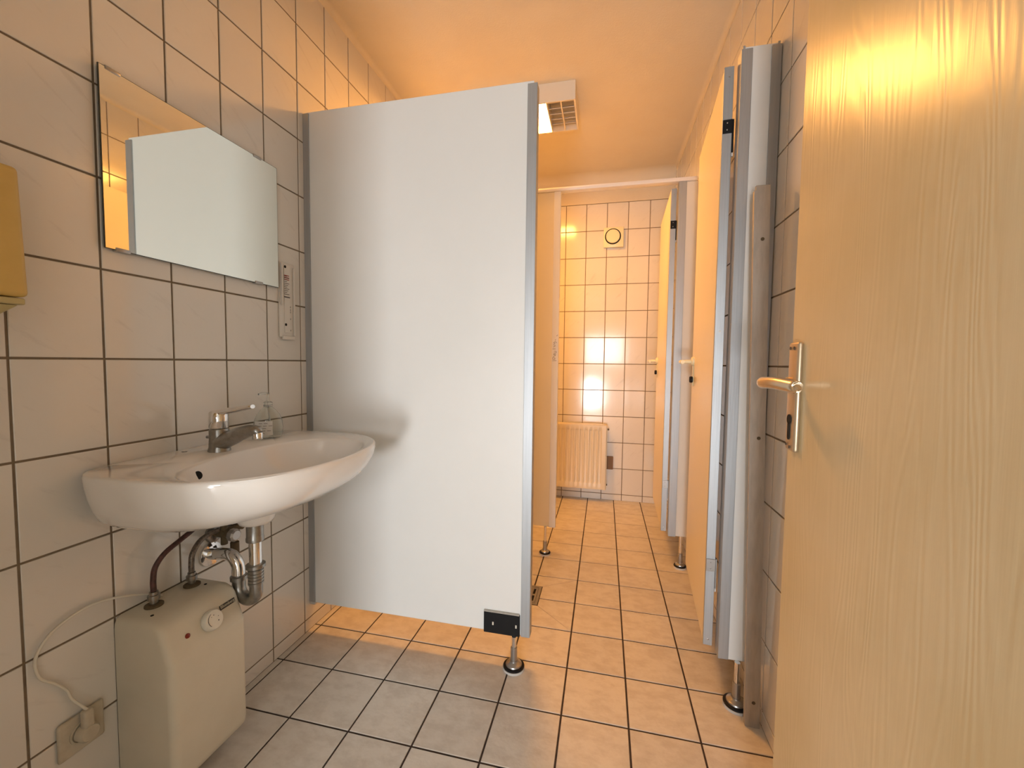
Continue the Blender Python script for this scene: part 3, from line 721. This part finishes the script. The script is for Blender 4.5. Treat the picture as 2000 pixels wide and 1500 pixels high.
mlathe('wall_rosette', [(0.028, 0.001), (0.027, 0.006), (0.012, 0.012)], (0, 1.005, 0.545), CHROME_DULL, t, 'X', 28)
bm = bmesh.new(); lathe(bm, [(0.013, 0), (0.018, 0.004), (0.018, 0.018), (0.013, 0.022)], (0.060, 0.945, 0.545), 'X', 10)
o = done('turn_knob', bm, STEEL, t)
o = mlathe('cold_marker', [(0.006, 0), (0.006, 0.003)], (0.058, 1.012, 0.530), mat('blue_dot', (0.01, 0.02, 0.10), .4), t, 'X', 14); o['label'] = 'small blue marker'
mtube('copper_pipe', [(0.040, 0.945, 0.585), (0.041, 0.942, 0.62), (0.05, 0.93, 0.654)], 0.0055, RUST, t, 5, 10)
under(t)

# water heater
HY0, HY1, HXF, HZ0, HZ1 = 0.693, 0.892, 0.166, 0.050, 0.444
t = thing('water_heater', 'small cream under-sink water heater on the tiled wall below the washbasin', 'water heater', (0.0, (HY0 + HY1) / 2, HZ0))
bm = bmesh.new()
# rounded-box outline in xy, profile in z with a slanting control panel
def heater_ring(z, inset, xf, r):
    pts = []; x1, y0_, y1_ = xf, HY0 + inset, HY1 - inset
    pts.append((0.002, y0_))
    for k in range(7):
        a_ = -PI / 2 + PI / 2 * k / 6; pts.append((x1 - r + r * math.cos(a_), y0_ + r + r * math.sin(a_)))
    for k in range(7):
        a_ = PI / 2 * k / 6; pts.append((x1 - r + r * math.cos(a_), y1_ - r + r * math.sin(a_)))
    pts.append((0.002, y1_))
    return [bm.verts.new((x, y, z)) for x, y in pts]
levels = [(HZ0, 0.012, HXF - 0.020, 0.010), (HZ0 + 0.004, 0.005, HXF - 0.010, 0.013), (HZ0 + 0.014, 0.001, HXF - 0.002, 0.016), (HZ0 + 0.026, 0, HXF, 0.017), (0.352, 0, HXF, 0.017), (0.356, 0.0, HXF - 0.0015, 0.017), (0.358, 0.0, HXF - 0.0030, 0.017),
          (0.418, 0.0, HXF - 0.026, 0.017), (0.431, 0.001, HXF - 0.034, 0.017), (0.441, 0.005, HXF - 0.048, 0.016), (0.4465, 0.014, HXF - 0.066, 0.014)]
LV = [heater_ring(*l) for l in levels]
for Aq, Bq in zip(LV, LV[1:]):
    n_ = len(Aq)
    for k in range(n_): bm.faces.new((Aq[k], Aq[(k + 1) % n_], Bq[(k + 1) % n_], Bq[k]))
bm.faces.new(LV[0]); bm.faces.new(LV[-1])
done('shell', bm, BEIGE, t, True, 50)
# control panel frame: normal leans upward
pn = Vector((0.060, 0, 0.023)).normalized(); pu = Vector((-0.023, 0, 0.060)).normalized()
def onpanel(y, z): 
    x = HXF - 0.003 - (z - 0.358) / (0.418 - 0.358) * 0.023
    return Vector((x, y, z))
kc = onpanel(0.802, 0.394)
kn = mlathe('thermostat_knob', [(0.0240, 0.0005), (0.0250, 0.003), (0.0240, 0.011), (0.0220, 0.0145), (0.0200, 0.0150)], (0, 0, 0), KNOBM, t, 'Z', 36, frame(kc, (0, 1, 0), pu))
mk = frame(kc + pn * 0.0152, (0, 1, 0), pu)
bm = bmesh.new()
arc = [mk @ Vector((0.0165 * math.cos(a_), 0.0165 * math.sin(a_), 0.0001)) for a_ in [1.9 + k * 0.2 for k in range(11)]]
tube(bm, arc, 0.0007, 4)
for a_, r_ in ((1.55, 0.0012), (0.3, 0.0010), (-0.7, 0.0016), (2.2, 0.0009)):
    c_ = mk @ Vector((0.0125 * math.cos(a_) * .85, 0.0125 * math.sin(a_) * .85, 0)); vs = [bm.verts.new(mk @ Vector((0.0125 * math.cos(a_) * .85 + r_ * math.cos(q), 0.0125 * math.sin(a_) * .85 + r_ * math.sin(q), 0.0003))) for q in [2 * PI * i_ / 8 for i_ in range(8)]]; bm.faces.new(vs)
done('dial_marks', bm, DKTXT, kn)
mlathe('indicator_lamp', [(0.0058, 0), (0.0054, 0.0018), (0.003, 0.0032)], (0, 0, 0), REDL, t, 'Z', 16, frame(onpanel(0.744, 0.393), (0, 1, 0), pu))
nm = frame(onpanel(0.8535, 0.4060) + pn * 0.0006, (0, 1, 0.0), pu)
np_ = mbox('name_plate', -0.0225, 0.0215, -0.0058, 0.0058, 0, 0.0006, DKTXT, t, mtx=nm)
text_obj('brand_lettering', 'Blomberg', 0.0104, mat('pale_print', (0.50, 0.46, 0.36), .6), np_, nm @ Matrix.Translation((0, 0.0006, 0.0009)), 0.00012)
for (x_, y_, lab) in ((0.040, 0.752, 'hot'), (0.040, 0.846, 'cold')):
    c_ = mlathe('pipe_collar', [(0.019, 0.4460), (0.019, 0.4500), (0.012, 0.453)], (x_, y_, 0), RUST, t, n=24)
    mlathe('nipple', [(0.0085, 0.448), (0.0085, 0.462), (0.0125, 0.463), (0.0125, 0.474), (0.009, 0.475), (0.009, 0.482)], (x_, y_, 0), CHROME_DULL, t, n=12)
for (x_, y_) in ((0.078, 0.720), (0.070, 0.858)): mlathe('top_hole', [(0.0035, 0.4460), (0.0035, 0.4473)], (x_, y_, 0), DARK, t, n=12)
under(t)
o = mtube('water_hose', [(0.040, 0.752, 0.483), (0.040, 0.752, 0.51), (0.041, 0.757, 0.540), (0.044, 0.778, 0.566), (0.048, 0.815, 0.585), (0.052, 0.850, 0.603), (0.060, 0.872, 0.630), (0.066, 0.880, 0.653)], 0.0062, HOSE, None, 8, 12)
o['label'] = 'dark red water hose curving from the heater top up to the basin underside'; o['category'] = 'hose'; o['group'] = 'water hoses at the heater'
o = mtube('water_hose', [(0.040, 0.846, 0.483), (0.040, 0.846, 0.505), (0.038, 0.852, 0.530), (0.034, 0.875, 0.552), (0.032, 0.905, 0.560), (0.034, 0.930, 0.562)], 0.0068, HOSE2, None, 8, 12)
o['label'] = 'short grey braided hose from the heater to the angle valve'; o['category'] = 'hose'; o['group'] = 'water hoses at the heater'

# power socket, plug and cord
t = thing('wall_socket', 'grimy beige power socket low on the left tiled wall', 'socket', (0.0, 0.623, 0.238))
bm = bmesh.new(); box(bm, 0.0005, 0.009, 0.583, 0.664, 0.196, 0.279, 0.005, 3)
sp = done('cover_plate', bm, BEIGE2, t, True, 40)
mlathe('recess_ring', [(0.0240, 0.0), (0.0240, 0.0035), (0.0205, 0.0035), (0.0200, 0.0008)], (0.0088, 0.624, 0.238), BEIGE2, sp, 'X', 32)
under(t)
t = thing('power_plug', 'beige angled plug in the wall socket with a thin cord leading to the heater', 'plug', (0.012, 0.624, 0.238))
bm = bmesh.new()
lathe(bm, [(0.0185, 0.0), (0.0185, 0.016), (0.015, 0.021)], (0.0125, 0.624, 0.238), 'X', 28)
box(bm, 0.015, 0.032, 0.6145, 0.6335, 0.232, 0.290, 0.005, 3)
done('plug_body', bm, BEIGE2, t, True, 40)
cord = [(0.024, 0.624, 0.288), (0.021, 0.619, 0.298), (0.012, 0.606, 0.325), (0.009, 0.600, 0.348), (0.009, 0.582, 0.377), (0.009, 0.561, 0.404), (0.009, 0.554, 0.437), (0.009, 0.560, 0.462), (0.009, 0.580, 0.486), (0.010, 0.612, 0.501), (0.011, 0.652, 0.506), (0.012, 0.706, 0.492), (0.012, 0.76, 0.466), (0.014, 0.79, 0.4465)]
mtube('cord', cord, 0.0028, KNOBM, t, 8, 8)
under(t)

# ---------------------------------------------------------------- mirror
t = thing('wall_mirror', 'frameless rectangular mirror clipped to the tiled left wall above the washbasin', 'mirror', (0.0, 0.945, 1.29))
MX = 0.0125; MY0, MY1, MZ0, MZ1 = 0.698, 1.194, 1.293, 1.689
mbox('mirror_back', 0.0085, MX - 0.0004, MY0, MY1, MZ0, MZ1, MEDGE, t)
mbox('mirror_face', MX - 0.0003, MX, MY0 + 0.0012, MY1 - 0.0012, MZ0 + 0.0012, MZ1 - 0.0012, MIRROR, t)
for (y_, z_, s) in ((0.725, MZ1, 1), (1.115, MZ1, 1), (0.733, MZ0, -1), (1.112, MZ0, -1)):
    bm = bmesh.new(); box(bm, 0.001, MX + 0.0022, y_ - 0.015, y_ + 0.015, z_ - 0.006 if s > 0 else z_ - 0.003, z_ + 0.003 if s > 0 else z_ + 0.006, 0.002, 2)
    done('mirror_clip', bm, STEEL, t, True, 40)
under(t)

# ---------------------------------------------------------------- empty dispenser bracket beside the mirror
t = thing('dispenser_bracket', 'narrow white plastic mounting plate of a missing dispenser, right of the mirror', 'bracket', (0.0, 1.237, 1.12))
y0_, y1_, z0_, z1_ = 1.203, 1.272, 1.128, 1.386
mbox('back_plate', 0.0006, 0.006, y0_, y1_, z0_, z1_, WHITEP, t, 0.0015, 2)
mbox('rail', 0.0062, 0.016, y0_ + 0.002, y0_ + 0.007, z0_ + 0.11, z1_ - 0.004, WHITEP, t, 0.001, 1)
mbox('rail', 0.0062, 0.013, y1_ - 0.008, y1_ - 0.003, z0_ + 0.006, z1_ - 0.012, WHITEP, t, 0.001, 1)
mbox('raised_field', 0.0061, 0.008, y0_ + 0.020, y1_ - 0.022, z0_ + 0.016, z1_ - 0.006, WHITEP, t, 0.001, 1)
mbox('foot_lip', 0.0061, 0.012, y0_ + 0.008, y1_ - 0.006, z0_ - 0.008, z0_ + 0.004, WHITEP, t, 0.001, 1)
for z_ in (1.372, 1.172): mlathe('screw_hole', [(0.0048, 0), (0.0048, 0.0008)], (0.0081, 1.228, z_), DARK, t, 'X', 16)
bm = bmesh.new()
for k in range(11):
    z_ = 1.340 - k * 0.0062; tube(bm, [Vector((0.0083, 1.2235, z_)), Vector((0.0083, 1.2235 + 0.012 + 0.005 * ((k * 5) % 3), z_))], 0.0010, 4)
done('small_print', bm, INK, t)
bm = bmesh.new()
for k in range(3):
    z_ = 1.3425 - k * 0.007; tube(bm, [Vector((0.0084, 1.2235, z_)), Vector((0.0084, 1.245, z_))], 0.0016, 4)
done('red_print', bm, REDINK, t)
bm = bmesh.new()
tube(bm, [Vector((0.0084, 1.2225, 1.268)), Vector((0.0084, 1.2475, 1.268))], 0.0020, 4)
for z_ in (1.232, 1.222, 1.214, 1.190, 1.150): tube(bm, [Vector((0.0084, 1.250, z_)), Vector((0.0084, 1.250, z_ + 0.006))], 0.0009, 4)
o = done('grey_marks', bm, INK, t); o['kind'] = 'stuff'
under(t)

# ---------------------------------------------------------------- yellowed dispenser
t = thing('soap_dispenser', 'yellowed plastic dispenser on the left tiled wall at the edge of the view', 'dispenser', (0.0, 0.47, 1.10))
bm = bmesh.new(); vs = box(bm, 0.001, 0.112, 0.405, 0.520, 1.152, 1.376)
for v in bm.verts:
    if v.co.x > 0.05 and v.co.z > 1.3: v.co.x -= 0.012
bmesh.ops.bevel(bm, geom=list(bm.edges), offset=0.008, segments=3, profile=0.5, affect='EDGES')
o = done('cover', bm, YEL, t, True, 50)
bm = bmesh.new(); box(bm, 0.001, 0.106, 0.408, 0.517, 1.139, 1.1505, 0.002, 1)
done('base_band', bm, YEL2, t, True, 40)
bm = bmesh.new(); box(bm, 0.001, 0.100, 0.415, 0.512, 1.100, 1.1385)
for v in bm.verts:
    if v.co.z < 1.11:
        v.co.x = 0.001 if v.co.x < 0.05 else 0.060; v.co.y = 0.43 if v.co.y < 0.46 else 0.478
bmesh.ops.bevel(bm, geom=list(bm.edges), offset=0.003, segments=2, profile=0.5, affect='EDGES')
lp = done('lower_cover', bm, YEL2, t, True, 40); lp['label'] = 'paler tapering underside'
mlathe('nozzle', [(0.007, 1.086), (0.008, 1.104)], (0.055, 0.452, 0), BLACK, t, n=16)
under(t)
